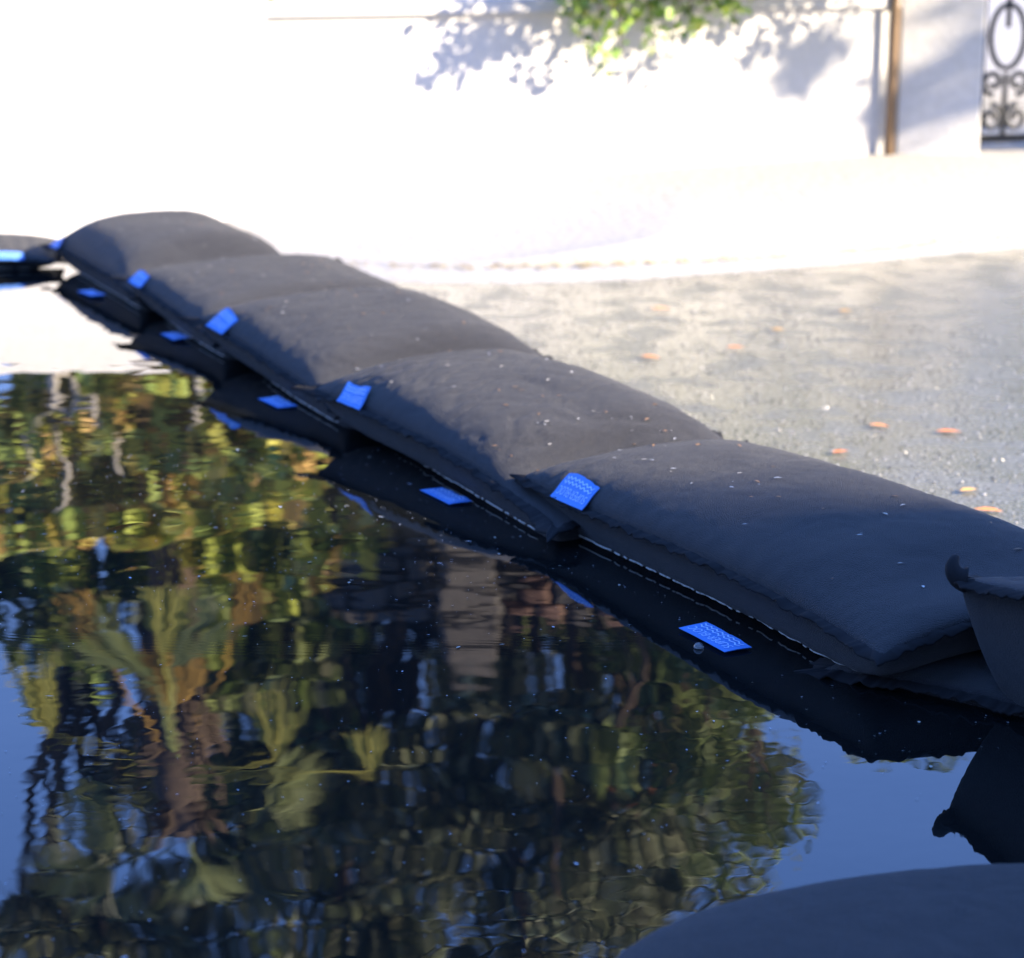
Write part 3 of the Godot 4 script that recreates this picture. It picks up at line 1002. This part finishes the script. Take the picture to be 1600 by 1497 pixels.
	broadleaf("evergreen_tree", Vector3(-2.45, 0.085, -11.7), "evergreen tree with a flat high crown above the fan palm", "tree", "dark evergreens in the garden", cl, narrow, 0.08, 0.15, dk, M.bark, 0.08)
	# a flowering climber in the evergreen
	var where := []
	var tints := []
	var fl := thing("flowering_climber", Vector3(0.55, 0.085, -10.15), 0.0, "climber with orange-red flowers in front of the dark evergreen", "climber")
	st = begin()
	limb(st, Vector3.ZERO, Vector3(0.05, 3.15, 0), 0.015, 0.006, 0.06)
	put("stem", done(st), M.bark, fl)
	for k in 7:
		where.append(Transform3D(any_basis(rng.randf_range(0.05, 0.09)), Vector3(rng.randfn() * 0.24, 3.1 + rng.randfn() * 0.1 + 0.1, 0.1 + rng.randf_range(-0.1, 0.1))))
		tints.append(mixed([Color(0.5, 0.12, 0.05), Color(0.55, 0.22, 0.1)], 0.2))
	scatter("flowers", fl, broad, M.leaf, where, tints).set_meta("kind", "stuff")
	# hedge that closes the view low down
	cl = []
	for k in 44:
		cl.append([Vector3(-0.9 + 0.1 * k, rng.randf_range(0.5, 2.95 if k < 28 else 2.4), rng.randf_range(-0.2, 0.2)), Vector3(0.22, 0.3, 0.2), 95])
	broadleaf("garden_hedge", Vector3(-0.8, 0.085, -10.5), "dark clipped hedge closing the garden behind stone wall", "hedge", "", cl, narrow, 0.07, 0.13, mid + dk, M.bark, 0.05)
	for q in [[1.6, 2.0, "olive green shrub tree behind the gate pillar"], [2.5, 2.1, "olive green shrub tree behind the iron gate"], [3.5, 2.0, "olive green shrub tree past the iron gate"]]:
		cl = crown_clumps(Vector3(0, 1.45, 0), Vector3(0.6, 0.85, 0.35), 26, 0.2, 75)
		broadleaf("shrub_tree", Vector3(q[0], 0.085, -9.7 - 0.1 * q[0]), q[2], "tree", "shrub trees behind the gate", cl, broad, 0.07, 0.13, [yg[2], yg[4], mid[0], mid[1], yg[1]], M.bark, 0.04)
	# the creeper that spills over the garden wall
	var a := Vector3(-0.766, 0.06, -6.722)
	var d := Vector3(0.891, 0, -0.454)
	var n := Vector3(0.454, 0, 0.891)
	var ivy := thing("wall_creeper", a + d * 1.48, 0.0, "bright green leafy creeper spilling over the garden wall", "creeper")
	where = []
	tints = []
	var green := [Color(0.16, 0.28, 0.03), Color(0.11, 0.2, 0.03), Color(0.22, 0.34, 0.05), Color(0.3, 0.36, 0.06)]
	for k in 3600:
		var s := rng.randf_range(-0.5, 0.8)
		var out := rng.randf_range(0.0, 0.24)
		var y := 0.56 + 0.1 + 0.28 * pow(rng.randf(), 0.8) - out * 0.06 + 0.05 * sin(s * 13.0)
		if wrinkle.get_noise_2d(s * 5.0, out * 6.0) < -0.4: continue
		where.append(Transform3D(any_basis(rng.randf_range(0.028, 0.055)), d * s + n * out + Vector3(0, y, 0)))
		tints.append(mixed(green, 0.25))
	st = begin()
	for q in [[-0.5, 0.2, 0.16], [-0.46, 0.3, 0.14], [-0.4, 0.34, 0.14], [-0.34, 0.3, 0.16], [-0.3, 0.2, 0.12], [-0.52, 0.14, 0.2], [-0.24, 0.2, 0.1], [-0.08, 0.24, 0.1], [0.02, 0.14, 0.12], [0.14, 0.22, 0.1], [0.3, 0.1, 0.1], [-0.18, 0.27, 0.1], [-0.05, 0.22, 0.14], [0.05, 0.15, 0.2], [0.25, 0.06, 0.2], [-0.55, 0.16, 0.3], [0.4, 0.05, 0.25]]:
		var p0: Vector3 = d * q[0] + n * q[2] + Vector3(0, 0.72, 0)
		var p1: Vector3 = d * (q[0] + 0.03) + n * (q[2] + 0.03) + Vector3(0, 0.7 - q[1], 0)
		limb(st, p0, p1, 0.004, 0.002, 0.02)
		for k in 50:
			var tt := rng.randf()
			where.append(Transform3D(any_basis(rng.randf_range(0.025, 0.05)), p0.lerp(p1, tt) + Vector3(rng.randfn(), rng.randfn() * 0.7, rng.randfn()) * 0.04 * (1.1 - tt * 0.6)))
			tints.append(mixed(green, 0.25))
	put("stems", done(st), M.bark, ivy)
	scatter("leaves", ivy, broad, M.leaf, where, tints).set_meta("kind", "stuff")
	# a small tree behind the wall whose branches reach out over it
	var over := thing("overhanging_tree", a + d * 1.75 - n * 0.5, 0.0, "small-leaved tree behind the garden wall with branches reaching over it", "tree")
	st = begin()
	limb(st, Vector3(0, -0.05, 0), Vector3(0, 1.25, 0), 0.035, 0.028, 0.02)
	put("trunk", done(st), M.bark, over)
	cl = []
	for k in 60:
		var o: Vector3 = d * rng.randf_range(-0.5, 1.0) + n * rng.randf_range(0.72, 1.3) + Vector3(0, rng.randf_range(0.74, 0.98), 0)
		cl.append([o, Vector3(0.1, 0.04, 0.1), int(rng.randf_range(14, 34))])
		if k % 6 == 0:
			st = begin()
			limb(st, Vector3(0, 1.2, 0), o.lerp(Vector3(0, 1.2, 0), 0.5) + Vector3(0, 0.16, 0), 0.016, 0.008, 0.02)
			limb(st, o.lerp(Vector3(0, 1.2, 0), 0.5) + Vector3(0, 0.16, 0), o + Vector3(0, 0.03, 0), 0.008, 0.003, 0.02)
			put("branch", done(st), M.bark, over)
	leaf_clumps("crown", over, cl, broad, 0.03, 0.055, [green[0], green[1], mid[0]], M.leaf)
	# greenery along the top of the wall, left of the creeper
	cl = []
	for k in 9: cl.append([Vector3(0.12 * k, 0.72 + rng.randf_range(-0.05, 0.05), 0), Vector3(0.1, 0.12, 0.1), 60])
	var low := broadleaf("low_hedge", a + d * 0.2 - n * 0.45, "low green hedge just behind the garden wall's coping", "hedge", "", cl, broad, 0.03, 0.06, [green[1], mid[0], Color(0.2, 0.24, 0.05)], M.bark, 0.02)
	low.rotation.y = atan2(-d.z, d.x)

func build_shade_trees() -> void:
	# street trees across the road behind the camera: they close off that half of the sky
	var leaf := leaf_mesh(0.7, 1.0, 0.08)
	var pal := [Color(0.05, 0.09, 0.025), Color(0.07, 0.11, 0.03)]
	for q in [[Vector3(2.6, -0.09, 6.4), Vector3(2.6, 1.9, 2.0), 4.2, "low broad street tree across the road behind the near water"], [Vector3(-2.2, -0.09, 7.0), Vector3(2.7, 2.0, 2.0), 4.4, "wide street tree across the road facing the driveway"], [Vector3(-7.0, -0.09, 5.6), Vector3(2.7, 2.0, 2.2), 4.3, "last street tree across the road past the driveway"]]:
		var cl := crown_clumps(Vector3(0, q[2], 0), q[1], 42, 0.75, 95)
		broadleaf("street_tree", q[0], q[3], "tree", "street trees across the road", cl, leaf, 0.2, 0.34, pal, M.bark, 0.2)
	# one tall tree down the road to the right shades the nearest bags
	var far := crown_clumps(Vector3(0, 5.4, 0), Vector3(2.2, 1.9, 1.7), 46, 0.6, 90)
	broadleaf("street_tree", Vector3(12.6, -0.09, 3.6), "tall street tree down the road shading the nearest sandbags", "tree", "street trees across the road", far, leaf, 0.2, 0.34, pal, M.bark, 0.2)
	var cl := crown_clumps(Vector3(0, 3.0, 0), Vector3(1.3, 0.6, 0.95), 30, 0.24, 80)
	broadleaf("young_tree", Vector3(7.5, 0.05, -6.48), "slender young tree on the pavement dappling the gate pillar", "tree", "", cl, leaf, 0.05, 0.1, pal, M.bark, 0.05)

func build_litter() -> void:
	# fallen leaves on the wet asphalt
	var st := begin()
	var broad := leaf_mesh(0.5, 1.0, 0.03)
	var tint := [lin(0.7, 0.26, 0.07), lin(0.6, 0.2, 0.06), lin(0.7, 0.38, 0.1)]
	var k := 0
	for p in [Vector2(0.287, -4.657), Vector2(0.49, -4.758), Vector2(0.823, -5.259), Vector2(0.683, -3.955), Vector2(0.579, -3.717), Vector2(0.753, -3.438), Vector2(0.751, -3.322), Vector2(0.8, -3.894), Vector2(0.62, -5.0), Vector2(0.35, -5.3)]:
		var m := mat(tint[k % 3], 0.7)
		var o := put("fallen_leaf", broad, m)
		o.position = Vector3(p.x, -0.084, p.y)
		o.scale = Vector3.ONE * rng.randf_range(0.035, 0.06)
		o.rotation.y = rng.randf_range(1.0, 2.2)
		tag(o, "small orange fallen leaf lying on the wet asphalt", "leaf", "fallen leaves on the asphalt")
		k += 1
	# specks and scraps on the bags
	var where := []
	var tints := []
	var scrap := leaf_mesh(0.35, 1.0, 0.05)
	var pale := [Color(0.45, 0.42, 0.36), Color(0.3, 0.16, 0.07), Color(0.16, 0.1, 0.06), Color(0.36, 0.2, 0.1), Color(0.5, 0.5, 0.48)]
	for i in 5:
		var b: Dictionary = bags[i]
		for j in ([34, 80, 60, 60, 50] as Array)[i]:
			var u := rng.randf_range(-0.9, 0.9)
			if i == 1 and j % 2: u = rng.randf_range(0.35, 0.9)
			var v := rng.randf_range(-0.85, 0.85)
			var p := bag_point(b, u, v, 1.0)
			var w: Vector3 = b.node.transform * (p + Vector3(0, 0.0015, 0))
			where.append(Transform3D(Basis.from_euler(Vector3(0, rng.randf_range(0, TAU), 0)).scaled(Vector3(1, 1, 1) * rng.randf_range(0.003, 0.013)), w))
			tints.append(mixed(pale, 0.2))
	var o2 := scatter("plant_litter", null, scrap, M.litter, where, tints)
	tag(o2, "scattered dry specks and leaf scraps lying on the black sandbags", "litter", "", "stuff")
	# specks floating on the water
	where = []
	tints = []
	for i in 2600:
		var z := rng.randf_range(-3.4, -1.45)
		var x := rng.randf_range(-0.29 * absf(z), barrier_x(z) - 0.25)
		if z < -2.3 and rng.randf() < 0.5: continue
		if z > -1.9 and x > 0.15: continue
		var s := rng.randf_range(0.0009, 0.003) * (1.0 if rng.randf() < 0.93 else 2.4)
		where.append(Transform3D(Basis.from_euler(Vector3(0, rng.randf_range(0, TAU), 0)).scaled(Vector3(1.6, 0.3, 1) * s), Vector3(x, 0.0012, z)))
		tints.append(mixed([Color(0.45, 0.5, 0.6), Color(0.35, 0.4, 0.45), Color(0.3, 0.3, 0.26)], 0.3))
	o2 = scatter("floating_specks", null, scrap, M.litter, where, tints)
	tag(o2, "tiny pale specks of dust and petals floating on dark water", "specks", "", "stuff")
	# grit washed over the wet asphalt
	where = []
	tints = []
	var chip := block(Vector3(1, 0.6, 0.8), 0.2)
	for i in 9000:
		var z := -2.4 - 3.7 * pow(rng.randf(), 0.8)
		var x := barrier_x(z) + rng.randf_range(0.1, 1.9)
		if x > 0.3 * absf(z): continue
		var sz := rng.randf_range(0.002, 0.0048)
		where.append(Transform3D(Basis.from_euler(Vector3(rng.randf_range(-0.4, 0.4), rng.randf_range(0, TAU), rng.randf_range(-0.4, 0.4))).scaled(Vector3.ONE * sz), Vector3(x, -0.0895 + sz * 0.2, z)))
		tints.append(mixed([Color(0.3, 0.29, 0.27), Color(0.12, 0.12, 0.11), Color(0.5, 0.48, 0.45), Color(0.2, 0.19, 0.15), Color(0.06, 0.06, 0.055)], 0.3))
	o2 = scatter("asphalt_grit", null, chip, M.grit, where, tints)
	tag(o2, "fine wet grit scattered over the asphalt beside the sandbags", "grit", "", "stuff")
	var drop := SphereMesh.new()
	drop.radius = 0.006
	drop.height = 0.006
	drop.is_hemisphere = true
	var bub := put("water_bubble", drop, M.bubble)
	bub.position = Vector3(0.22, 0.001, -2.367)
	tag(bub, "single air bubble floating beside the drowned bag's label", "bubble")
	# leaf litter along the kerb
	where = []
	tints = []
	for i in 420:
		var x := rng.randf_range(-1.6, 1.9)
		var z := -5.95 - 0.015 * rng.randfn()
		if x < 0: z -= x * x * 0.27
		else: z -= 0.12 * x + 0.2 * x * x
		where.append(Transform3D(Basis.from_euler(Vector3(rng.randf_range(-0.2, 0.2), rng.randf_range(0, TAU), 0)).scaled(Vector3.ONE * rng.randf_range(0.01, 0.03)), Vector3(x, -0.07, z)))
		tints.append(mixed([Color(0.3, 0.2, 0.06), Color(0.2, 0.13, 0.05), Color(0.36, 0.28, 0.08)], 0.3))
	o2 = scatter("kerb_litter", null, broad, M.litter, where, tints)
	tag(o2, "dry brown and yellow leaf litter gathered along the kerb", "litter", "", "stuff")
